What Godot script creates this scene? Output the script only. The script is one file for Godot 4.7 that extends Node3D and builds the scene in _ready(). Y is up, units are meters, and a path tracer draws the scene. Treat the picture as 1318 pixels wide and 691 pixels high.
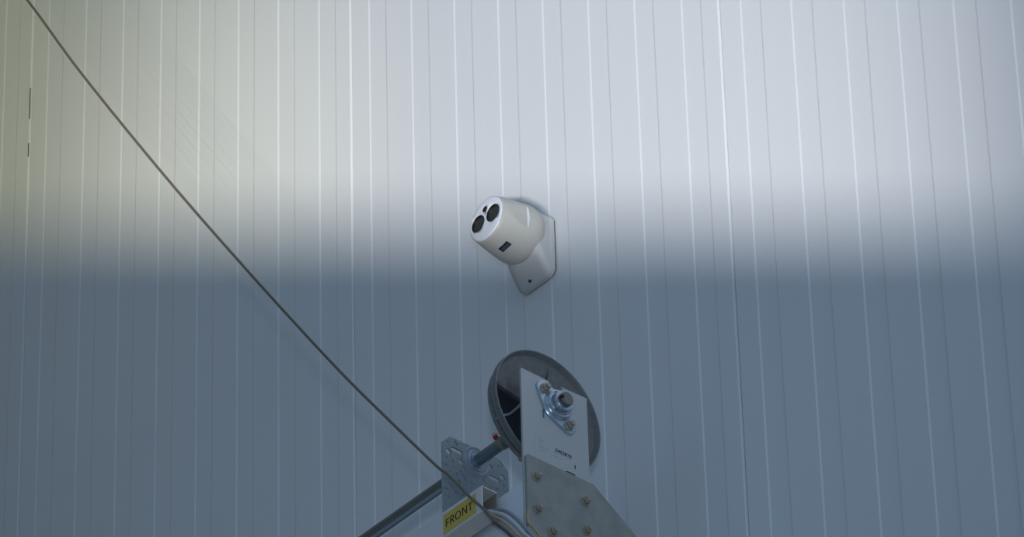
extends Node3D
# A white sandwich-panel facade seen from far below through a long lens: a turret camera on the wall,
# the end of a door shaft with its cable drum, bearing plate and brackets, a FRONT trunking and a guy wire.

const UP := 11.2                       # height of the picture's centre on the wall
var M := {}                           # materials
var used := {}

func V(x: float, y: float, z: float) -> Vector3:
	return Vector3(x, y + UP, z)

func _ready():
	# ---------------------------------------------------------------- camera, sky, lights, exposure
	var right := Vector3(0.6514, -0.0228, -0.7584).normalized()
	var back := Vector3(0.5936, -0.6072, 0.5282).normalized()
	var up := back.cross(right).normalized()
	right = up.cross(back).normalized()
	var eye := V(6.5414, -6.6916, 5.8207)
	var cam := Camera3D.new()
	cam.name = "camera"
	cam.transform = Transform3D(Basis(right, up, back), eye)
	cam.fov = 4.89793
	cam.near = 0.1
	cam.far = 200.0
	add_child(cam)
	cam.current = true

	var env := Environment.new()
	env.background_mode = Environment.BG_SKY
	var sky := Sky.new()
	var sm := ProceduralSkyMaterial.new()
	sm.sky_top_color = Color(0.50, 0.62, 0.76)
	sm.sky_horizon_color = Color(0.58, 0.66, 0.74)
	sm.ground_horizon_color = Color(0.42, 0.46, 0.50)
	sm.ground_bottom_color = Color(0.36, 0.38, 0.40)
	sm.sun_angle_max = 1.0
	sm.energy_multiplier = 0.76
	sky.sky_material = sm
	env.sky = sky
	env.tonemap_mode = Environment.TONE_MAPPER_LINEAR
	env.tonemap_exposure = 1.0
	env.sdfgi_enabled = true
	env.ssao_enabled = true
	env.ssil_enabled = true
	var we := WorldEnvironment.new()
	we.name = "world"
	we.environment = env
	add_child(we)

	# added unseen floodlights, washing the wall above the edge of an added screen board
	var aim := V(0.10, 0.12, 0.0)           # the beam's middle on the wall
	var yard_back := eye + back * 3.5         # the yard behind the viewer
	var heads := []
	for i in 14:
		var at := yard_back - right * (0.4 + 0.34 * i)
		heads.append(at)
		var flood := SpotLight3D.new()
		flood.name = "added_flood_light"
		flood.light_color = Color(1.0, 0.995, 1.0)
		flood.light_energy = 224.0 / 14.0
		flood.light_size = 0.0120
		flood.spot_range = 60.0
		flood.spot_attenuation = 2.0
		flood.spot_angle = 5.1
		flood.spot_angle_attenuation = 1.0
		flood.shadow_enabled = true
		add_child(flood, true)
		flood.look_at_from_position(at, aim, Vector3.UP)
	# eight added warm heads between them, to tint the left of the wall
	for i in 8:
		var at := yard_back - right * (0.57 + 0.62 * i)
		heads.append(at)
		var warm := SpotLight3D.new()
		warm.name = "added_warm_light"
		warm.light_color = Color(1.0, 0.955, 0.60)
		warm.light_energy = 88.0 / 8.0
		warm.light_size = 0.0120
		warm.spot_range = 60.0
		warm.spot_attenuation = 2.0
		warm.spot_angle = 4.2
		warm.spot_angle_attenuation = 1.0
		warm.shadow_enabled = true
		add_child(warm, true)
		warm.look_at_from_position(at, V(-1.55, 1.0, 0.0), Vector3.UP)
	# an added bluish fill lamp behind the viewer
	var fill_at := eye + back * 4.3 + up * 1.0
	var yard := SpotLight3D.new()
	yard.name = "added_fill_light"
	yard.light_color = Color(0.78, 0.88, 1.0)
	yard.light_energy = 27.0
	yard.light_size = 0.2
	yard.spot_range = 60.0
	yard.spot_attenuation = 2.0
	yard.spot_angle = 4.9
	yard.spot_angle_attenuation = 1.0
	yard.shadow_enabled = true
	add_child(yard)
	yard.look_at_from_position(fill_at, V(-0.05, -0.2, 0.0), Vector3.UP)
	# an added cool lamp out of view to the right, to brighten the ribs
	var graze_at := V(3.3, -0.6, 0.19)
	var graze := SpotLight3D.new()
	graze.name = "added_graze_light"
	graze.light_color = Color(0.86, 0.93, 1.0)
	graze.light_energy = 0.75
	graze.light_size = 0.1
	graze.spot_range = 40.0
	graze.spot_attenuation = 2.0
	graze.spot_angle = 50.0
	graze.spot_angle_attenuation = 1.0
	graze.shadow_enabled = true
	add_child(graze)
	graze.look_at_from_position(graze_at, V(0, -0.1, 0.1), Vector3.UP)

	make_materials()
	build_setting()
	build_light_helpers(heads, fill_at, right, graze_at)
	build_header()
	build_shaft()
	build_bracket()
	build_drum()
	build_plate()
	build_gusset()
	build_bearing()
	build_turret()
	build_trunking()
	build_cables()

# -------------------------------------------------------------------- helpers
func numbered(n: String) -> String:
	if not used.has(n):
		used[n] = 0
		return n
	used[n] += 1
	return "%s_%03d" % [n, used[n]]

func thing(called: String, label: String, category: String, at := Vector3.ZERO, group := "") -> Node3D:
	var o := Node3D.new()
	o.name = numbered(called)
	add_child(o)
	o.position = at
	tag(o, label, category, group)
	return o

func tag(o: Node, label: String, category: String, group := ""):
	o.set_meta("label", label)
	o.set_meta("category", category)
	if group:
		o.set_meta("group", group)

func begin() -> SurfaceTool:
	var st := SurfaceTool.new()
	st.begin(Mesh.PRIMITIVE_TRIANGLES)
	return st

func obj(called: String, st, m: Material, parent: Node = self) -> MeshInstance3D:
	var o := MeshInstance3D.new()
	o.name = numbered(called) if parent == self else called
	if st is SurfaceTool:
		st.generate_normals()
		o.mesh = st.commit()
	else:
		o.mesh = st
	o.material_override = m
	parent.add_child(o, true)
	return o

func tri(st: SurfaceTool, a: Vector3, b: Vector3, c: Vector3):
	st.add_vertex(a); st.add_vertex(c); st.add_vertex(b)     # given counter-clockwise, stored clockwise

func quad(st: SurfaceTool, a, b, c, d):
	tri(st, a, b, c); tri(st, a, c, d)

# a box with chamfered edges
func box(st: SurfaceTool, c: Vector3, s: Vector3, ch := 0.0):
	var h := s * 0.5
	st.set_smooth_group(-1)
	if ch <= 0.0:
		ch = min(h.x, min(h.y, h.z)) * 0.12
	var k := Vector3(h.x - ch, h.y - ch, h.z - ch)
	for ax in 3:
		for sg in [-1.0, 1.0]:
			var a := (ax + 1) % 3
			var b := (ax + 2) % 3
			var p := []
			for q in [[-1, -1], [1, -1], [1, 1], [-1, 1]]:
				var v := Vector3.ZERO
				v[ax] = sg * h[ax]; v[a] = q[0] * k[a]; v[b] = q[1] * k[b]
				p.append(c + v)
			if sg > 0: quad(st, p[0], p[1], p[2], p[3])
			else: quad(st, p[3], p[2], p[1], p[0])
	for ax in 3:                       # edges along ax
		var a := (ax + 1) % 3
		var b := (ax + 2) % 3
		for sa in [-1.0, 1.0]:
			for sb in [-1.0, 1.0]:
				var p := []
				for e in [-1.0, 1.0]:
					var v := Vector3.ZERO
					v[ax] = e * k[ax]; v[a] = sa * h[a]; v[b] = sb * k[b]
					var w := Vector3.ZERO
					w[ax] = e * k[ax]; w[a] = sa * k[a]; w[b] = sb * h[b]
					p.append(c + v); p.append(c + w)
				if sa * sb > 0: quad(st, p[0], p[1], p[3], p[2])
				else: quad(st, p[2], p[3], p[1], p[0])
	for sx in [-1.0, 1.0]:
		for sy in [-1.0, 1.0]:
			for sz in [-1.0, 1.0]:
				var p := c + Vector3(sx * h.x, sy * k.y, sz * k.z)
				var q := c + Vector3(sx * k.x, sy * h.y, sz * k.z)
				var r := c + Vector3(sx * k.x, sy * k.y, sz * h.z)
				if sx * sy * sz > 0: tri(st, p, q, r)
				else: tri(st, r, q, p)

# rings of points joined by strips; groups[i] is the smooth group of strip i
func loft(st: SurfaceTool, rings: Array, groups = null, cap0 := true, cap1 := true):
	var n: int = rings[0].size()
	for i in rings.size() - 1:
		st.set_smooth_group(1 if groups == null else groups[i])
		for j in n:
			var k := (j + 1) % n
			quad(st, rings[i][j], rings[i][k], rings[i + 1][k], rings[i + 1][j])
	for e in 2:
		if (e == 0 and not cap0) or (e == 1 and not cap1):
			continue
		st.set_smooth_group(90 + e)
		var r = rings[0] if e == 0 else rings[-1]
		var m := Vector3.ZERO
		for p in r: m += p
		m /= n
		for j in n:
			var k := (j + 1) % n
			if e == 0: tri(st, m, r[k], r[j])
			else: tri(st, m, r[j], r[k])

func ring_at(c: Vector3, a: Vector3, b: Vector3, r: float, n: int) -> Array:
	var out := []
	for j in n:
		var t := TAU * j / n
		out.append(c + a * (r * cos(t)) + b * (r * sin(t)))
	return out

# a turned shape: profile of (along, radius); consecutive equal points start a new smooth group
func lathe(st: SurfaceTool, c: Vector3, axis: Vector3, profile: Array, n := 40, cap0 := true, cap1 := true, smooth_all := false):
	axis = axis.normalized()
	var a := axis.cross(Vector3.UP if absf(axis.y) < 0.9 else Vector3.RIGHT).normalized()
	var b := axis.cross(a)
	var rings := []
	var groups := []
	for i in profile.size():
		rings.append(ring_at(c + axis * profile[i].x, a, b, maxf(profile[i].y, 0.00005), n))
		groups.append(1 if smooth_all else i + 1)
	loft(st, rings, groups, cap0, cap1)

func tube(st: SurfaceTool, pts: Array, r: float, n := 10, steps := 6):
	var p := []
	for i in pts.size() - 1:
		var p0: Vector3 = pts[maxi(i - 1, 0)]
		var p1: Vector3 = pts[i]
		var p2: Vector3 = pts[i + 1]
		var p3: Vector3 = pts[mini(i + 2, pts.size() - 1)]
		for s in steps:
			p.append(p1.cubic_interpolate(p2, p0, p3, float(s) / steps))
	p.append(pts[-1])
	var rings := []
	var a := Vector3.ZERO
	for i in p.size():
		var d: Vector3 = (p[mini(i + 1, p.size() - 1)] - p[maxi(i - 1, 0)]).normalized()
		if i == 0: a = d.cross(Vector3.UP if absf(d.y) < 0.9 else Vector3.RIGHT).normalized()
		else: a = (a - d * a.dot(d)).normalized()
		rings.append(ring_at(p[i], a, d.cross(a), r, n))
	loft(st, rings)

# a flat plate across X with holes: outline and holes given as (Z, Y); x0..x1 its faces. A CSG tree.
func plate(called: String, x0: float, x1: float, outline: Array, holes: Array, m: Material, parent: Node) -> CSGPolygon3D:
	var p := CSGPolygon3D.new()
	p.name = called
	var pts := PackedVector2Array()
	for q in outline: pts.append(Vector2(-q.x, q.y + UP))
	p.polygon = pts
	p.mode = CSGPolygon3D.MODE_DEPTH
	p.depth = x1 - x0
	p.material = m
	p.transform = Transform3D(Basis(Vector3.UP, PI / 2), Vector3(x1, 0, 0))
	parent.add_child(p, true)
	for h in holes:                   # [z0, z1, y, r]: a round or slotted hole
		var hp := PackedVector2Array()
		for j in 24:
			var t := TAU * j / 24
			var cz: float = maxf(h[0], h[1]) if cos(t) > 0 else minf(h[0], h[1])
			hp.append(Vector2(-(cz + h[3] * cos(t)), h[2] + UP + h[3] * sin(t)))
		var c := CSGPolygon3D.new()
		c.name = "hole"
		c.polygon = hp
		c.depth = x1 - x0 + 0.02
		c.operation = CSGShape3D.OPERATION_SUBTRACTION
		c.position = Vector3(0, 0, 0.01)
		c.material = m
		p.add_child(c, true)
	return p

func hex_bolt(st: SurfaceTool, c: Vector3, axis: Vector3, r: float, h: float, washer := 1.35):
	axis = axis.normalized()
	lathe(st, c, axis, [Vector2(0, r * washer), Vector2(h * 0.22, r * washer), Vector2(h * 0.3, r * washer * 0.9)], 20)
	lathe(st, c + axis * h * 0.28, axis, [Vector2(0, r), Vector2(h * 0.62, r), Vector2(h * 0.72, r * 0.86)], 6)

func text_mesh(s: String, height: float, depth: float, bold := false) -> TextMesh:
	var f := SystemFont.new()
	f.font_names = PackedStringArray(["Droid Sans"])
	if bold: f.font_weight = 700
	var t := TextMesh.new()
	t.font = f
	t.text = s
	t.font_size = 64
	t.pixel_size = height / (64.0 * 0.714)
	t.depth = depth
	t.curve_step = 1.0
	return t

# -------------------------------------------------------------------- materials
func mat(c: Color, rough := 0.6, metal := 0.0) -> StandardMaterial3D:
	var m := StandardMaterial3D.new()
	m.albedo_color = c
	m.roughness = rough
	m.metallic = metal
	return m

func noise_tex(seed_: int, freq: float, colors: Array, offs: Array, type := FastNoiseLite.TYPE_SIMPLEX_SMOOTH, octaves := 4) -> NoiseTexture2D:
	var n := FastNoiseLite.new()
	n.seed = seed_
	n.noise_type = type
	n.frequency = freq
	n.fractal_octaves = octaves
	var g := Gradient.new()
	g.colors = PackedColorArray(colors)
	g.offsets = PackedFloat32Array(offs)
	var t := NoiseTexture2D.new()
	t.width = 512
	t.height = 512
	t.seamless = true
	t.noise = n
	t.color_ramp = g
	return t

func textured(c: Color, tex: Texture2D, scale: float, rough := 0.6, metal := 0.0) -> StandardMaterial3D:
	var m := mat(c, rough, metal)
	m.albedo_texture = tex
	m.uv1_triplanar = true
	m.uv1_world_triplanar = true
	m.uv1_scale = Vector3.ONE * scale
	return m

func make_materials():
	var w := Color.WHITE
	M.wall = mat(Color(0.89, 0.895, 0.895), 0.42)
	M.side = mat(Color(0.72, 0.66, 0.54), 0.8)  # beige of the added side wall, for warm bounce
	M.floor = textured(Color(0.62, 0.61, 0.60), noise_tex(5, 0.02, [Color(0.8, 0.8, 0.8), w], [0.2, 0.8]), 0.3, 0.9)
	M.galv = textured(Color(0.69, 0.72, 0.73), noise_tex(11, 0.02, [Color(0.72, 0.74, 0.76), Color(0.94, 0.95, 0.95), w], [0.14, 0.30, 0.9], FastNoiseLite.TYPE_SIMPLEX_SMOOTH, 4), 9.0, 0.5, 0.2)
	M.seat = mat(Color(0.70, 0.73, 0.75), 0.4, 0.35)
	M.steel = textured(Color(0.59, 0.60, 0.58), noise_tex(17, 0.010, [Color(0.92, 0.91, 0.90), Color(0.97, 0.965, 0.96), w], [0.15, 0.5, 0.8]), 4.0, 0.62, 0.0)
	M.white = mat(Color(0.71, 0.72, 0.72), 0.45)
	M.header = mat(Color(0.90, 0.91, 0.93), 0.5)
	M.zinc = mat(Color(0.72, 0.77, 0.81), 0.28, 0.75)
	M.bolt = textured(Color(0.80, 0.76, 0.70), noise_tex(23, 0.05, [Color(0.6, 0.57, 0.52), w], [0.2, 0.7]), 40.0, 0.4, 0.35)
	M.shaft = mat(Color(0.52, 0.56, 0.58), 0.38, 0.7)
	M.drum = textured(Color(0.53, 0.54, 0.54), noise_tex(29, 0.02, [Color(0.90, 0.89, 0.88), w], [0.2, 0.8]), 6.0, 0.5, 0.15)
	M.web = textured(Color(0.46, 0.47, 0.47), noise_tex(31, 0.02, [Color(0.88, 0.87, 0.86), w], [0.2, 0.8]), 6.0, 0.5, 0.15)
	M.pocket = mat(Color(0.26, 0.29, 0.31), 0.7)  # dark colour standing in for shade in the drum pocket; also the stamped marks
	M.dark = mat(Color(0.05, 0.05, 0.055), 0.6)
	M.stub = mat(Color(0.50, 0.49, 0.47), 0.5, 0.6)
	M.red = mat(Color(0.72, 0.05, 0.08), 0.45)
	M.brass = mat(Color(0.64, 0.61, 0.52), 0.4, 0.5)
	M.shell = mat(Color(0.745, 0.735, 0.70), 0.42)
	M.mount = mat(Color(0.77, 0.77, 0.755), 0.45)
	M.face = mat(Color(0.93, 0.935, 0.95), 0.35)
	M.lens = mat(Color(0.19, 0.19, 0.17), 0.12)
	M.lens.clearcoat_enabled = true
	M.barrel = mat(Color(0.11, 0.11, 0.10), 0.4)
	M.sensor = mat(Color(0.19, 0.15, 0.12), 0.2)
	M.port = mat(Color(0.26, 0.30, 0.36), 0.25)
	M.gasket = mat(Color(0.25, 0.26, 0.25), 0.8)
	M.pvc = mat(Color(0.86, 0.865, 0.87), 0.45)
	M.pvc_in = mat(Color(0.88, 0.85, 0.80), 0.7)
	M.trunk_back = mat(Color(0.60, 0.56, 0.52), 0.7)  # trunking back wall, browner and darker than its channel
	M.yellow = mat(Color(0.83, 0.73, 0.35), 0.5)
	M.ink = mat(Color(0.06, 0.05, 0.06), 0.6)
	M.faint = mat(Color(0.60, 0.62, 0.63), 0.6)
	M.cable_grey = mat(Color(0.56, 0.58, 0.60), 0.5)
	M.cable_light = mat(Color(0.74, 0.75, 0.76), 0.5)
	M.cable_dark = mat(Color(0.33, 0.35, 0.37), 0.5)
	M.cable_tan = mat(Color(0.72, 0.62, 0.46), 0.5)
	M.wire = mat(Color(0.45, 0.41, 0.36), 0.6)

# -------------------------------------------------------------------- the setting
func warp(x: float) -> float:        # the panels are hung a few millimetres off a perfect grid
	var xs := [-3.0, -1.43, -1.2, -0.95, -0.7, -0.35, -0.05, 0.2, 0.42, 0.55, 0.7, 0.85, 1.0, 1.22, 3.0]
	var ds := [-0.006, -0.006, 0.0, 0.0024, 0.002, 0.003, 0.0014, -0.001, -0.004, -0.0055, -0.0055, -0.0025, -0.0008, 0.0095, 0.0095]
	for i in xs.size() - 1:
		if x < xs[i + 1]:
			return x + lerpf(ds[i], ds[i + 1], clampf((x - xs[i]) / (xs[i + 1] - xs[i]), 0, 1))
	return x

func build_setting():
	var wall := Node3D.new()
	wall.name = "wall_back"
	add_child(wall)
	wall.set_meta("kind", "structure")
	wall.set_meta("label", "white ribbed sandwich panel wall with vertical joints behind everything")
	var sw := 0.0019          # half the width of a rib's slope
	var dep := 0.0011         # its depth
	for k in range(-2, 3):
		var s := -0.4372 + k
		var pr := [Vector2(s + 0.0018, -0.05), Vector2(s + 0.0018, -0.0008), Vector2(s + 0.0026, 0.0)]
		for j in 8:
			var b := s + 0.0521 + j * 0.1218
			var d := b + 0.0483
			pr.append_array([Vector2(b - sw, 0), Vector2(b + sw, -dep), Vector2(d - sw, -dep), Vector2(d + sw, 0)])
		pr.append_array([Vector2(s + 1.0 - 0.0052, 0), Vector2(s + 1.0 - 0.0018, -0.0026), Vector2(s + 1.0 - 0.0018, -0.05)])
		var st := begin()
		for i in pr.size() - 1:
			st.set_smooth_group(-1)
			var a := Vector3(warp(pr[i].x), 0, pr[i].y)
			var c := Vector3(warp(pr[i + 1].x), 0, pr[i + 1].y)
			quad(st, a, c, c + Vector3(0, 14.4, 0), a + Vector3(0, 14.4, 0))
		obj("panel", st, M.wall, wall)
	var core := begin()
	box(core, Vector3(0.06, 7.2, -0.085), Vector3(5.0, 14.4, 0.14), 0.002)
	obj("core", core, M.gasket, wall)
	# hairline gaps in the joint sealant of the far left joint
	for g in [[-1.4372, 0.66, 0.080], [-1.4372, 0.54, 0.035]]:
		var st := begin()
		box(st, V(warp(g[0] - 0.004), g[1] + 0.62, 0.0003), Vector3(0.0022, g[2], 0.0012), 0.0003)
		obj("joint_gap", st, M.gasket, wall)

	var side := begin()  # side wall added out of view, to dim and warm the left end
	box(side, Vector3(-2.15, 7.2, 2.0), Vector3(0.3, 14.4, 4.0), 0.01)
	var so := obj("added_wall_left", side, M.side)
	so.set_meta("kind", "structure")
	so.set_meta("label", "added beige side wall out of view, to dim and warm the light on the left")
	var fl := begin()
	box(fl, Vector3(0, -0.1, 20), Vector3(60, 0.2, 60), 0.01)
	var fo := obj("floor", fl, M.floor)
	fo.set_meta("kind", "structure")
	fo.set_meta("label", "grey concrete yard floor below the wall")

func lamp_ball(called: String, r: float, c: Color, e: float, parent: Node, at: Vector3):
	var b := SphereMesh.new()
	b.radius = r
	b.height = 2.0 * r
	b.radial_segments = 24
	b.rings = 12
	var m := mat(Color(1, 1, 1))
	m.emission_enabled = true
	m.emission = c
	m.emission_energy_multiplier = e
	obj(called, b, m, parent).position = at

func build_light_helpers(heads: Array, fill_at: Vector3, right: Vector3, graze_at: Vector3):
	# the added floodlight bar on two stands
	var mid: Vector3 = (heads[0] + heads[13]) * 0.5
	var t := thing("added_floodlight_bar", "added bar of small floodlights on two stands behind the viewer, lighting the upper wall", "lamp", mid)
	var st := begin()
	var half: float = heads[0].distance_to(mid) + 0.1
	tube(st, [right * -half + Vector3(0, -0.05, 0), Vector3(0, -0.05, 0), right * half + Vector3(0, -0.05, 0)], 0.02, 10, 1)
	obj("rail", st, M.dark, t)
	for e in [-0.9, 0.9]:
		st = begin()
		var p: Vector3 = right * half * e
		lathe(st, Vector3(p.x, -mid.y, p.z), Vector3.UP, [Vector2(0, 0.22), Vector2(0.02, 0.22), Vector2(0.03, 0.02), Vector2(mid.y + p.y - 0.05, 0.018)], 20)
		obj("stand", st, M.dark, t)
	for h in heads:
		lamp_ball("bulb", 0.02, Color(1.0, 0.995, 1.0), 3.0, t, h - mid)
	# an added unseen board that screens the lower part of its beam
	var at := mid
	var centre := V(0.0, 0.0515, 0.0)
	var edge := at + (centre - at).normalized() * 1.5
	var s := thing("added_light_screen", "added unseen dark board before the floodlight bar, shading the lower wall", "board")
	var upv := (Vector3.UP - right * right.y).normalized()
	var bs := begin()
	box(bs, Vector3(0, -edge.y * 0.5, 0), Vector3(6.6, edge.y, 0.012), 0.001)
	var bo := obj("panel", bs, M.dark, s)
	bo.transform = Transform3D(Basis(right, upv, right.cross(upv)), edge)
	# added fill lamp behind the viewer
	var yl := thing("added_fill_lamp", "added bluish fill lamp on a tall slim post behind the floodlight bar", "lamp", Vector3(fill_at.x, 0, fill_at.z))
	st = begin()
	lathe(st, Vector3.ZERO, Vector3.UP, [Vector2(0, 0.12), Vector2(0.02, 0.12), Vector2(0.03, 0.03), Vector2(fill_at.y - 0.05, 0.025)], 20)
	obj("post", st, M.dark, yl)
	lamp_ball("bulb", 0.22, Color(0.78, 0.88, 1.0), 2.0, yl, Vector3(0, fill_at.y, 0))
	# added grazing lamp further right, out of view
	var l := thing("added_graze_lamp", "added unseen round lamp on a bracket, grazing the wall ribs from the right", "lamp", graze_at)
	var ls := begin()
	box(ls, Vector3(0.12, 0, -0.095), Vector3(0.04, 0.04, 0.19), 0.004)
	obj("arm", ls, M.galv, l)
	lamp_ball("bulb", 0.11, Color(0.86, 0.93, 1.0), 1.0, l, Vector3.ZERO)

# -------------------------------------------------------------------- door gear
const AY := -0.6339               # the shaft's axis
const DK := 0.935                # the drum's radii are drawn a little large
const AZ := 0.2543

func build_header():
	var st := begin()
	box(st, V(-0.41, -0.942, 0.252), Vector3(1.582, 0.256, 0.152), 0.003)
	tag(obj("header_beam", st, M.header), "white header beam behind the cables, below the galvanised bracket", "beam")

func build_shaft():
	var t := thing("door_shaft", "round grey steel door shaft running from lower left through the bracket to the drum", "shaft")
	var st := begin()
	lathe(st, V(-1.15, AY, AZ), Vector3.RIGHT, [Vector2(0, 0.0103), Vector2(1.534, 0.0103)], 28)
	obj("rod", st, M.shaft, t)
	st = begin()
	# the keyway bar that shows as dark lines along the left length
	box(st, V(-0.49, AY - 0.002, AZ + 0.0094), Vector3(1.30, 0.004, 0.002), 0.0004)
	obj("key_bar", st, M.stub, t)
	st = begin()
	box(st, V(-0.49, AY - 0.0105, AZ + 0.004), Vector3(1.30, 0.003, 0.006), 0.0008)
	obj("key_bar", st, M.zinc, t)
	st = begin()
	lathe(st, V(0.384, AY - 0.0018, AZ), Vector3.RIGHT, [Vector2(0, 0.0125), Vector2(0.0295, 0.0125), Vector2(0.0305, 0.0115)], 32)
	obj("shaft_end", st, M.stub, t)
	st = begin()
	box(st, V(0.4105, AY - 0.0028, AZ + 0.0105), Vector3(0.0092, 0.006, 0.0044), 0.0004)
	obj("keyway", st, M.dark, t)
	# collar with its red set screw
	var c := thing("shaft_collar", "narrow brassy collar with a red set screw on the shaft just left of the drum", "collar")
	st = begin()
	lathe(st, V(0.247, AY, AZ), Vector3.RIGHT, [Vector2(0, 0.0112), Vector2(0.001, 0.0122), Vector2(0.0062, 0.0122), Vector2(0.007, 0.0112)], 28)
	obj("band", st, M.brass, c)
	st = begin()
	lathe(st, V(0.2485, AY + 0.0045, AZ + 0.0108), Vector3(-0.1, 0.75, 0.65), [Vector2(0, 0.0045), Vector2(0.0062, 0.0045), Vector2(0.0072, 0.0034)], 12)
	var rs := obj("set_screw", st, M.red, c)
	rs.set_meta("label", "red painted set screw")
	st = begin()
	tube(st, [V(0.2485, AY + 0.008, AZ + 0.0128), V(0.246, AY + 0.012, AZ + 0.017), V(0.243, AY + 0.0165, AZ + 0.015), V(0.247, AY + 0.0175, AZ + 0.011), V(0.252, AY + 0.014, AZ + 0.009), V(0.256, AY + 0.0155, AZ + 0.007)], 0.0009, 6)
	obj("tie_wire", st, M.galv, c)

func build_bracket():
	var t := thing("bearing_bracket", "galvanised bearing bracket with slots and holes behind the yellow FRONT label", "bracket")
	var x := 0.1839
	plate("plate", x - 0.004, x, [Vector2(0.328, -0.8145), Vector2(0.328, -0.6264), Vector2(0.3113, -0.6085), Vector2(0.2044, -0.6078), Vector2(0.185, -0.6230), Vector2(0.185, -0.8145)],
		[[0.3154, 0.3154, -0.6405, 0.0058], [0.306, 0.2885, -0.6312, 0.0044], [0.2885, 0.2885, -0.6496, 0.0052], [0.2241, 0.2241, -0.6320, 0.0054],
		[0.2245, 0.2075, -0.6515, 0.0044], [0.1977, 0.1977, -0.6413, 0.0056], [0.3161, 0.3161, -0.6885, 0.0024], [AZ, AZ, AY, 0.0125]], M.galv, t)
	var st := begin()
	lathe(st, V(x - 0.001, AY, AZ), Vector3.RIGHT, [Vector2(0, 0.0278), Vector2(0.0022, 0.0272), Vector2(0.0030, 0.0260), Vector2(0.0024, 0.0235), Vector2(0.0012, 0.0225), Vector2(0.0012, 0.0180)], 44, false, false)
	obj("bearing_seat", st, M.seat, t)
	st = begin()
	lathe(st, V(x - 0.003, AY, AZ), Vector3.RIGHT, [Vector2(0, 0.0192), Vector2(0.0048, 0.0190), Vector2(0.0056, 0.0180), Vector2(0.0056, 0.0165), Vector2(0.0042, 0.0160), Vector2(0.0042, 0.0142), Vector2(0.0070, 0.0138), Vector2(0.0070, 0.0100)], 44, false, false)
	obj("bearing_ring", st, M.zinc, t)
	for q in [[0.3005, -0.6145], [0.2965, -0.6175], [0.2015, -0.6125], [0.1975, -0.6165]]:    # stamped marks
		st = begin()
		box(st, V(x + 0.0002, q[1], q[0]), Vector3(0.0006, 0.0012, 0.0042), 0.0001)
		obj("stamped_mark", st, M.pocket, t)

func drum_ring(x: float, r: float, a0: float, a1: float, n: int) -> Array:
	var out := []
	for j in n + 1:
		var a := deg_to_rad(lerpf(a0, a1, float(j) / n))
		out.append(V(x, AY + r * DK * sin(a), AZ + r * DK * cos(a)))
	return out

func sheet(st: SurfaceTool, rows: Array, flip := false):        # open strips between rows of points
	st.set_smooth_group(1)
	for i in rows.size() - 1:
		for j in rows[i].size() - 1:
			if flip: quad(st, rows[i][j + 1], rows[i][j], rows[i + 1][j], rows[i + 1][j + 1])
			else: quad(st, rows[i][j], rows[i][j + 1], rows[i + 1][j + 1], rows[i + 1][j])

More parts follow.
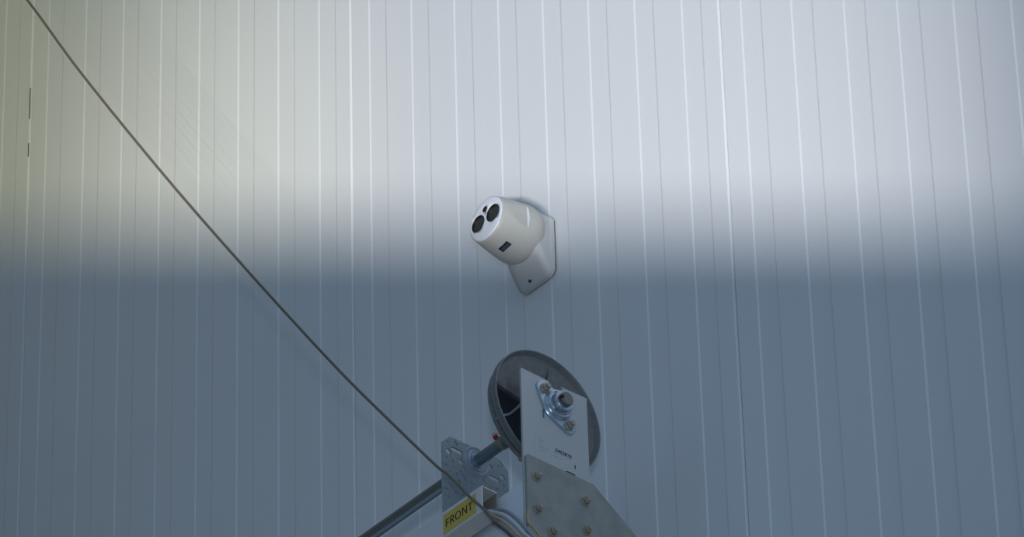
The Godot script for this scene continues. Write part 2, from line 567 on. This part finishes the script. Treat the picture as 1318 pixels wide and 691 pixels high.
func build_drum():
	var t := thing("cable_drum", "large dull metal cable drum, a grooved wheel behind the white bearing plate", "drum")
	var x0 := 0.335
	var st := begin()          # rim with two cable grooves round its outside
	var prof := [Vector2(0.0, 0.094), Vector2(0.0, 0.1125), Vector2(0.001, 0.1135), Vector2(0.007, 0.1135), Vector2(0.008, 0.112), Vector2(0.009, 0.107), Vector2(0.0145, 0.107), Vector2(0.0155, 0.118),
		Vector2(0.0165, 0.1203), Vector2(0.019, 0.1213), Vector2(0.0210, 0.1175), Vector2(0.0235, 0.1175), Vector2(0.0255, 0.1210), Vector2(0.0295, 0.1217), Vector2(0.031, 0.1211), Vector2(0.031, 0.1197),
		Vector2(0.0295, 0.1187), Vector2(0.021, 0.1150), Vector2(0.010, 0.108), Vector2(0.0, 0.094)]
	for i in prof.size(): prof[i].y *= DK
	lathe(st, V(x0, AY, AZ), Vector3.RIGHT, prof, 96, false, false)
	obj("rim", st, M.drum, t)
	# the dished web; the pocket below the slanted rib has its shade painted dark
	st = begin()
	sheet(st, [drum_ring(x0 + 0.021, 0.1155, 11, 265, 60), drum_ring(x0 + 0.015, 0.085, 11, 265, 60), drum_ring(x0 + 0.009, 0.055, 11, 265, 60), drum_ring(x0 + 0.009, 0.026, 11, 265, 60)])
	sheet(st, [drum_ring(x0 + 0.003, 0.096, 11, 265, 60), drum_ring(x0 + 0.003, 0.026, 11, 265, 60)], true)
	obj("web", st, M.web, t)
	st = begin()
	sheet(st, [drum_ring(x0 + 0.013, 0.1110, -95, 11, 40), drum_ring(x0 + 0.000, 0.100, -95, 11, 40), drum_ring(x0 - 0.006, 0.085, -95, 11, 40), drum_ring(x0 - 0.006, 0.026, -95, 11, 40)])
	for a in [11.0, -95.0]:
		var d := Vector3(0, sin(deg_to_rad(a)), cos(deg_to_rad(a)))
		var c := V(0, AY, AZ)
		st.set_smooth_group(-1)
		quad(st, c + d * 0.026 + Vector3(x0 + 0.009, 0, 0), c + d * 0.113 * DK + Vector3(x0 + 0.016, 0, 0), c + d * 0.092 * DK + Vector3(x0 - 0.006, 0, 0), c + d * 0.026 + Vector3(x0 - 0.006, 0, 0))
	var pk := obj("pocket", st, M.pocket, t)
	pk.set_meta("label", "drum pocket with its shade painted dark")
	st = begin()
	lathe(st, V(x0 - 0.06, AY, AZ), Vector3.RIGHT, [Vector2(0, 0.018), Vector2(0.001, 0.019), Vector2(0.018, 0.019), Vector2(0.018, 0.028), Vector2(0.088, 0.028), Vector2(0.090, 0.026), Vector2(0.090, 0.013)], 40)
	obj("hub", st, M.drum, t)
	for a in [11.0, 98.0]:
		st = begin()
		box(st, Vector3(0.0, 0.0, 0.0625), Vector3(0.008 if a < 90 else 0.013, 0.0026, 0.082), 0.0006)
		var rb := obj("rib", st, M.web, t)
		rb.transform = Transform3D(Basis(Vector3.RIGHT, -deg_to_rad(a)), V(x0 + 0.014, AY, AZ))
	st = begin()
	tube(st, [V(0.346, AY - 0.047, AZ + 0.0955), V(0.346, AY - 0.043, AZ + 0.089), V(0.345, AY - 0.036, AZ + 0.083), V(0.345, AY - 0.026, AZ + 0.068), V(0.345, AY - 0.009, AZ + 0.053), V(0.345, AY + 0.009, AZ + 0.040)], 0.0024, 10)
	obj("cable_tail", st, M.galv, t)
	st = begin()
	hex_bolt(st, V(x0 + 0.012, AY - 0.0945, AZ + 0.0410), Vector3(0, -0.917, 0.398), 0.0050, 0.0165, 1.1)
	obj("clamp_bolt", st, M.brass, t)

func build_plate():
	var t := thing("bearing_plate", "white bearing plate with a U-shaped notch and a printed sticker before the drum", "plate")
	var x := 0.3856
	plate("plate", x - 0.004, x, [Vector2(0.330, -0.9046), Vector2(0.330, -0.5928), Vector2(0.3292, -0.5918), Vector2(0.2715, -0.5918), Vector2(0.2690, -0.5945), Vector2(0.2690, -0.634),
		Vector2(0.2645, -0.6445), Vector2(0.2543, -0.6485), Vector2(0.2441, -0.6445), Vector2(0.2398, -0.634), Vector2(0.2398, -0.5945), Vector2(0.2425, -0.5915), Vector2(0.1870, -0.5890), Vector2(0.1866, -0.9046)],
		[[0.2835, 0.2835, -0.656, 0.0021], [0.2835, 0.2835, -0.662, 0.0021], [0.2835, 0.2835, -0.6585, 0.0021], [0.2835, 0.2835, -0.665, 0.0021], [0.2835, 0.2835, -0.668, 0.0021], [0.2835, 0.2835, -0.671, 0.0021]], M.white, t)
	var st := begin()
	box(st, V(x + 0.0002, -0.7395, 0.2585), Vector3(0.0004, 0.050, 0.092), 0.0001)
	var s := obj("sticker", st, M.white, t)
	var tm := text_mesh("2402673", 0.0062, 0.0003, true)
	var n := obj("number", tm, M.ink, s)
	n.transform = Transform3D(Basis(Vector3.UP, PI / 2), V(x + 0.0006, -0.7262, 0.2433))
	var w: float = tm.get_aabb().size.x
	n.scale = Vector3(0.0355 / w, 1, 1)
	for q in [[0.298, 0.284, -0.7215, 0.0014], [0.298, 0.287, -0.7275, 0.0013], [0.298, 0.276, -0.7345, 0.0020], [0.298, 0.281, -0.7415, 0.0015], [0.272, 0.246, -0.7400, 0.0012], [0.268, 0.226, -0.7325, 0.0012]]:
		st = begin()
		var len: float = q[0] - q[1]
		var steps := int(len / 0.0022)
		for i in steps:                # a row of tiny illegible print
			if (i * 7 + int(q[0] * 1000)) % 6 == 4: continue
			box(st, V(x + 0.0005, q[2], q[0] - (i + 0.5) * len / steps), Vector3(0.0003, q[3] * (0.7 + 0.3 * ((i * 5) % 3) / 2.0), len / steps * 0.8), 0.00005)
		var pl := obj("print_line", st, M.faint, s)
		pl.set_meta("kind", "stuff")
	st = begin()
	box(st, V(x + 0.0005, -0.7425, 0.2185), Vector3(0.0003, 0.0075, 0.0024), 0.0001)
	obj("print_mark", st, M.ink, s)

func build_gusset():
	var t := thing("gusset_plate", "large grey steel gusset plate with hexagonal bolts, under the bearing plate", "plate")
	var x := 0.3906
	plate("plate", x - 0.005, x, [Vector2(0.3285, -0.770), Vector2(0.3255, -0.7666), Vector2(0.3225, -0.7660), Vector2(0.183, -0.7640), Vector2(0.0, -0.894), Vector2(0.0, -1.45), Vector2(0.10, -1.45), Vector2(0.3285, -1.20)], [], M.steel, t)
	for q in [[-0.8054, 0.3094], [-0.8683, 0.3085], [-0.8072, 0.2041], [-0.8651, 0.2039], [-0.9005, 0.2785], [-0.935, 0.205]]:
		var st := begin()
		hex_bolt(st, V(x, q[0], q[1]), Vector3.RIGHT, 0.0072, 0.0095, 1.2)
		lathe(st, V(x + 0.006, q[0], q[1]), Vector3.RIGHT, [Vector2(0, 0.0042), Vector2(0.006, 0.0042), Vector2(0.007, 0.0034)], 14)
		obj("bolt", st, M.bolt, t)
	var st2 := begin()
	box(st2, V(0.3876, -0.7620, 0.2305), Vector3(0.0036, 0.0034, 0.0185), 0.0005)
	tag(obj("edge_clip", st2, M.gasket), "small dark clip on the top edge of the gusset plate, under the sticker", "clip")

func build_bearing():
	var t := thing("flange_bearing", "zinc plated two-bolt flange bearing holding the shaft end on the white plate", "bearing")
	var x := 0.3856
	var c := V(x, AY, AZ)
	var bd := Vector3(0, -0.0262, -0.0254)           # half the way between the bolts
	var fo := Vector3(0, -0.0075, 0.0036)             # the flange sits a little low on its seat
	var e := bd.normalized()
	var sd := Vector3.RIGHT.cross(e)
	# the oval flange: hull of a middle disc and two end discs
	var hull := PackedVector2Array()
	for d in [[0.0, 0.0295], [bd.length(), 0.0160], [-bd.length(), 0.0160]]:
		for j in 40:
			var a: float = TAU * j / 40
			hull.append(Vector2(d[0] + d[1] * cos(a), d[1] * sin(a)))
	hull = Geometry2D.convex_hull(hull)
	var rings := []
	for l in [[0.0, 1.0], [0.0035, 1.0], [0.0048, 0.965]]:
		var r := []
		for i in hull.size() - 1:
			var p := hull[i]
			r.append(c + fo + Vector3.RIGHT * l[0] + e * (p.x * l[1]) + sd * (p.y * l[1]))
		rings.append(r)
	var st := begin()
	loft(st, rings, [1, 2])
	obj("flange", st, M.zinc, t)
	st = begin()
	var ci := c + Vector3(0, -0.0035, 0.0008)
	lathe(st, ci, Vector3.RIGHT, [Vector2(0.003, 0.0290), Vector2(0.0060, 0.0282), Vector2(0.0085, 0.0265), Vector2(0.0115, 0.0258), Vector2(0.0125, 0.0246), Vector2(0.0125, 0.0225), Vector2(0.0100, 0.0218), Vector2(0.0100, 0.0205)], 48, false, false)
	obj("housing", st, M.zinc, t)
	st = begin()
	lathe(st, ci + Vector3(0, 0.0012, 0), Vector3.RIGHT, [Vector2(0.003, 0.0212), Vector2(0.0105, 0.0208), Vector2(0.0108, 0.0188), Vector2(0.0112, 0.0188), Vector2(0.0205, 0.0188), Vector2(0.0218, 0.0176), Vector2(0.0218, 0.0126)], 44, false, false)
	var ir := obj("inner_ring", st, M.zinc, t)
	st = begin()
	lathe(st, ci + Vector3(0.0165, -0.0143, 0.0085), Vector3(0, -0.87, 0.49), [Vector2(0, 0.0042), Vector2(0.0026, 0.0042), Vector2(0.0026, 0.0022), Vector2(0.0008, 0.002)], 14)
	obj("grub_screw", st, M.zinc, ir)
	for s in [1.0, -1.0]:
		st = begin()
		var b: Vector3 = c + fo * 1.12 + bd * s + Vector3(0.0048, 0, 0)
		hex_bolt(st, b, Vector3.RIGHT, 0.0074, 0.0075, 1.22)
		lathe(st, b + Vector3(0.006, 0, 0), Vector3.RIGHT, [Vector2(0, 0.0043), Vector2(0.006, 0.0043), Vector2(0.007, 0.0034)], 14)
		obj("bolt", st, M.bolt, t)

# -------------------------------------------------------------------- the turret camera
func rounded(cx: float, y0: float, y1: float, hx: float, rb: float, rt: float, z: float) -> Array:
	# a ring of 64 points round a rectangle with rounded bottom (rb) and top (rt) corners, counter-clockwise seen from +Z
	var out := []
	var cs := [[cx + hx - rt, y1 - rt, rt, 0.0], [cx - hx + rt, y1 - rt, rt, 90.0], [cx - hx + rb, y0 + rb, rb, 180.0], [cx + hx - rb, y0 + rb, rb, 270.0]]
	for q in cs:
		for j in 16:
			var a := deg_to_rad(q[3] + 90.0 * j / 15.0)
			out.append(V(q[0] + q[2] * cos(a), q[1] + q[2] * sin(a), z))
	return out

func build_turret():
	var t := thing("security_camera", "white turret security camera with two dark lenses fixed to the ribbed wall", "camera")
	var cx := 0.079
	var cy := 0.0008
	# wall plate and gasket
	var st := begin()
	var bx := cx - 0.0070
	loft(st, [rounded(bx, -0.0815, 0.044, 0.0440, 0.018, 0.012, 0.0), rounded(bx, -0.0815, 0.044, 0.0440, 0.018, 0.012, 0.003)])
	obj("gasket", st, M.gasket, t)
	st = begin()
	loft(st, [rounded(bx, -0.083, 0.045, 0.0445, 0.017, 0.010, 0.0022), rounded(bx, -0.083, 0.045, 0.0445, 0.017, 0.010, 0.010), rounded(bx, -0.0815, 0.0445, 0.0438, 0.017, 0.010, 0.0125),
		rounded(bx + 0.003, -0.056, 0.044, 0.0428, 0.018, 0.014, 0.034), rounded(cx, -0.040, 0.044, 0.0405, 0.034, 0.030, 0.052), rounded(cx, -0.036, 0.038, 0.0365, 0.036, 0.036, 0.060)], [1, 2, 3, 4, 4])
	var mt := obj("mount", st, M.mount, t)
	# round knock-out cap on its right flank and the screw in its sloping front
	st = begin()
	lathe(st, V(bx + 0.0445, 0.018, 0.0118), Vector3(1.0, 0.0, 0.0), [Vector2(-0.001, 0.0080), Vector2(0.0009, 0.0080), Vector2(0.0009, 0.0072), Vector2(0.0001, 0.0070)], 32)
	obj("knockout_cap", st, M.mount, mt)
	st = begin()
	lathe(st, V(0.0660, -0.0755, 0.0176), Vector3(0, -0.65, 0.76), [Vector2(-0.002, 0.0032), Vector2(0.0012, 0.0030), Vector2(0.0012, 0.002), Vector2(0.0002, 0.0018)], 20)
	obj("screw", st, M.gasket, mt)
	# the tapering body, with the flat cut on its right flank that ends in a crescent step
	var zf := 0.128
	var prof := [[0.030, 0.043], [0.036, 0.0490], [0.043, 0.0526], [0.050, 0.0544], [0.0560, 0.0548], [0.064, 0.0542], [0.072, 0.0532], [0.0726, 0.0531], [0.080, 0.0519], [0.088, 0.0507], [0.096, 0.0494], [0.104, 0.0479], [0.112, 0.0463], [0.120, 0.0446], [0.126, 0.0433], [0.1262, 0.0424], [0.1175, 0.0424]]
	var rings := []
	var groups := []
	for i in prof.size():
		var z: float = prof[i][0]
		var r: float = prof[i][1]
		var ring := []
		for j in 160:
			var a := TAU * j / 160
			var rr := r
			if z > 0.0724 and z < 0.1125:
				var flat := 0.0463 + (0.112 - z) * 0.018
				var off := wrapf(a - deg_to_rad(1.0), -PI, PI)
				if absf(off) < 1.0:
					rr = minf(r, flat / cos(off))
			ring.append(V(cx + rr * cos(a), cy + rr * sin(a), z))
		rings.append(ring)
		groups.append(1 if i < 6 else (2 if i == 6 else (3 if i < 15 else i)))
	st = begin()
	loft(st, rings, groups)
	var hs := obj("housing", st, M.shell, t)
	st = begin()        # crescent on the step, its highlight painted in the white face colour
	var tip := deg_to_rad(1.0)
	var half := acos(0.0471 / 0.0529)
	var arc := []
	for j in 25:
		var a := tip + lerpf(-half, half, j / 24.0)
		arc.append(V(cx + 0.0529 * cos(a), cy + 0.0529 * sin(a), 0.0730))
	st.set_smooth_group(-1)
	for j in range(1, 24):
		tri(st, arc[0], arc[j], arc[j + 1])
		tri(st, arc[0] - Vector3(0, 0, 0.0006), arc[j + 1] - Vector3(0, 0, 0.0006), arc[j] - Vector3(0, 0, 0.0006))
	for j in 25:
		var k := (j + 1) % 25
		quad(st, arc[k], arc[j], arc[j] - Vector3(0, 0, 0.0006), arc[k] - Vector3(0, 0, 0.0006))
	var cr := obj("step_highlight", st, M.face, hs)
	cr.set_meta("label", "crescent step with its highlight painted white")
	st = begin()        # small port on the underside
	box(st, Vector3.ZERO, Vector3(0.0225, 0.0030, 0.0112), 0.0004)
	var po := obj("port", st, M.dark, hs)
	po.transform = Transform3D(Basis(Vector3(0, 0, 1), deg_to_rad(8)) * Basis(Vector3.RIGHT, deg_to_rad(-9.5)), V(cx + 0.0075, cy - 0.0488, 0.092))
	st = begin()
	box(st, Vector3.ZERO, Vector3(0.0175, 0.0032, 0.0068), 0.0004)
	var pg := obj("port_cover", st, M.port, hs)
	pg.transform = Transform3D(po.transform.basis, po.position + po.transform.basis * Vector3(0.001, -0.0003, -0.001))
	# face plate with three holes
	var fm := begin()
	lathe(fm, V(cx, cy, 0), Vector3(0, 0, 1), [Vector2(0.119, 0.0425), Vector2(0.1255, 0.0425), Vector2(0.1272, 0.0418), Vector2(zf, 0.0402), Vector2(zf + 0.0003, 0.030), Vector2(zf + 0.0004, 0.001)], 96)
	fm.generate_normals()
	var face := CSGMesh3D.new()
	face.name = "face_plate"
	face.mesh = fm.commit()
	face.material = M.face
	t.add_child(face, true)
	for q in [[0.0190, 0.0008, 0.0168], [-0.0200, -0.0006, 0.0168], [-0.0016, 0.0212, 0.0062]]:
		var h := CSGCylinder3D.new()
		h.name = "hole"
		h.radius = q[2]
		h.height = 0.014
		h.sides = 48
		h.operation = CSGShape3D.OPERATION_SUBTRACTION
		h.material = M.barrel
		h.transform = Transform3D(Basis(Vector3.RIGHT, PI / 2), V(cx + q[0], cy + q[1], zf - 0.0005))
		face.add_child(h, true)
		var big: bool = q[2] > 0.01
		var ct := V(cx + q[0], cy + q[1], zf)
		if big:
			st = begin()
			lathe(st, ct, Vector3(0, 0, 1), [Vector2(-0.0068, q[2]), Vector2(0.0006, q[2]), Vector2(0.0006, q[2] - 0.0009), Vector2(-0.004, q[2] - 0.0014), Vector2(-0.004, 0.004)], 48)
			var ln := obj("lens", st, M.barrel, t)
			st = begin()
			lathe(st, ct, Vector3(0, 0, 1), [Vector2(-0.0026, 0.0160), Vector2(-0.0022, 0.0135), Vector2(-0.0016, 0.009), Vector2(-0.0013, 0.004), Vector2(-0.0012, 0.0002)], 40, true, true, true)
			obj("glass", st, M.lens, ln)
		else:
			st = begin()
			lathe(st, ct, Vector3(0, 0, 1), [Vector2(-0.006, q[2]), Vector2(0.0, q[2]), Vector2(0.0006, q[2] * 0.8), Vector2(0.0010, q[2] * 0.3)], 28)
			obj("light_sensor", st, M.sensor, t)
	st = begin()
	lathe(st, V(cx - 0.001, cy - 0.0255, zf), Vector3(0, 0, 1), [Vector2(-0.001, 0.0022), Vector2(0.0006, 0.0022), Vector2(0.0006, 0.0015), Vector2(0.0001, 0.0014)], 20)
	obj("microphone", st, M.face, t)

# -------------------------------------------------------------------- FRONT trunking, cables, wire
func build_trunking():
	var t := thing("cable_trunking", "white cable trunking with an open end and a yellow sticker reading FRONT", "trunking")
	var x0 := -1.2
	var x1 := 0.3273
	var y0 := -0.8644
	var y1 := -0.8132
	var z0 := 0.3365
	var z1 := 0.370
	var w := 0.0022
	var st := begin()
	var cxm := (x0 + x1) / 2
	var L := x1 - x0
	box(st, V(cxm, (y0 + y1) / 2, z1 - w / 2), Vector3(L, y1 - y0, w), 0.0006)
	obj("cover", st, M.pvc, t)
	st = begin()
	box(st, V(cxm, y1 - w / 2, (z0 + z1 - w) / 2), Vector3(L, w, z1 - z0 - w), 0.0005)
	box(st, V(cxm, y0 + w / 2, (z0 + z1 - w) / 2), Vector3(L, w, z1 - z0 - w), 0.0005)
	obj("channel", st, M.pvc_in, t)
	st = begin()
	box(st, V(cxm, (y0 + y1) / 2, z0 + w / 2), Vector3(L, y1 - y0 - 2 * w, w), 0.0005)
	obj("back_wall", st, M.trunk_back, t)
	st = begin()
	box(st, V(0.27155, -0.8401, z1 + 0.0003), Vector3(0.0826, 0.0392, 0.0006), 0.0002)
	var s := obj("sticker", st, M.yellow, t)
	s.set_meta("label", "yellow sticker with black lettering")
	var tm := text_mesh("FRONT", 0.0152, 0.0004)
	var n := obj("lettering", tm, M.ink, s)
	n.position = V(0.2700, -0.8405, z1 + 0.0008)
	n.scale = Vector3(0.0665 / tm.get_aabb().size.x, 1, 1)

func build_cables():
	var defs := [
		["grey cable arching out of the trunking end, uppermost of the bundle", M.cable_grey, 0.0031, [V(0.24, -0.8565, 0.3485), V(0.318, -0.8565, 0.3490), V(0.3389, -0.8600, 0.3500), V(0.3626, -0.8751, 0.351), V(0.3855, -0.9003, 0.352), V(0.4049, -0.9266, 0.353), V(0.4273, -0.9597, 0.354), V(0.4554, -1.0085, 0.355), V(0.475, -1.12, 0.355)]],
		["thick pale grey cable in the middle of the bundle beside the trunking end", M.cable_light, 0.0036, [V(0.24, -0.8580, 0.3575), V(0.318, -0.8582, 0.3572), V(0.3400, -0.8688, 0.357), V(0.3645, -0.8882, 0.357), V(0.3888, -0.9160, 0.358), V(0.4112, -0.9480, 0.359), V(0.438, -0.994, 0.360), V(0.452, -1.12, 0.360)]],
		["tan cable running along the lower side of the grey cable bundle", M.cable_tan, 0.0019, [V(0.24, -0.8600, 0.3645), V(0.318, -0.8600, 0.3648), V(0.3400, -0.8760, 0.3655), V(0.3610, -0.8955, 0.3655), V(0.3822, -0.9200, 0.3655), V(0.4035, -0.9490, 0.3658), V(0.428, -0.990, 0.366), V(0.440, -1.12, 0.366)]],
		["slate grey cable lowest in the bundle, nearest the thin wire", M.cable_dark, 0.0027, [V(0.24, -0.8588, 0.3415), V(0.316, -0.8588, 0.3420), V(0.3280, -0.8700, 0.3500), V(0.3480, -0.8960, 0.3570), V(0.3700, -0.9220, 0.3585), V(0.3900, -0.9500, 0.3600), V(0.4120, -0.9880, 0.362), V(0.424, -1.12, 0.363)]],
		["thin ochre cable along the lower left edge of the gusset plate", M.cable_tan, 0.0020, [V(0.3965, -0.885, 0.3335), V(0.3971, -0.9087, 0.334), V(0.4116, -0.9292, 0.335), V(0.4273, -0.9548, 0.336), V(0.4449, -0.9875, 0.337), V(0.46, -1.12, 0.338)]]]
	for d in defs:
		var st := begin()
		tube(st, d[3], d[2], 12, 8)
		tag(obj("cable", st, d[1]), d[0], "cable")
	var st2 := begin()
	tube(st2, [V(-0.9915, 1.1544, 0.4700), V(-0.8349, 0.9123, 0.4600), V(-0.6648, 0.6279, 0.4550), V(-0.4101, 0.2285, 0.4500), V(-0.1895, -0.1065, 0.4400), V(0.0279, -0.4275, 0.4300), V(0.1612, -0.6134, 0.4250), V(0.2708, -0.7635, 0.4200), V(0.2972, -0.7968, 0.4150), V(0.3370, -0.8567, 0.4050), V(0.3661, -0.8960, 0.4000), V(0.3829, -0.9231, 0.3960), V(0.4186, -0.9686, 0.3920), V(0.45, -1.02, 0.388), V(0.50, -1.15, 0.385)], 0.0024, 10, 8)
	tag(obj("guy_wire", st2, M.wire), "thin brownish wire crossing the wall diagonally from top left to the trunking", "wire")
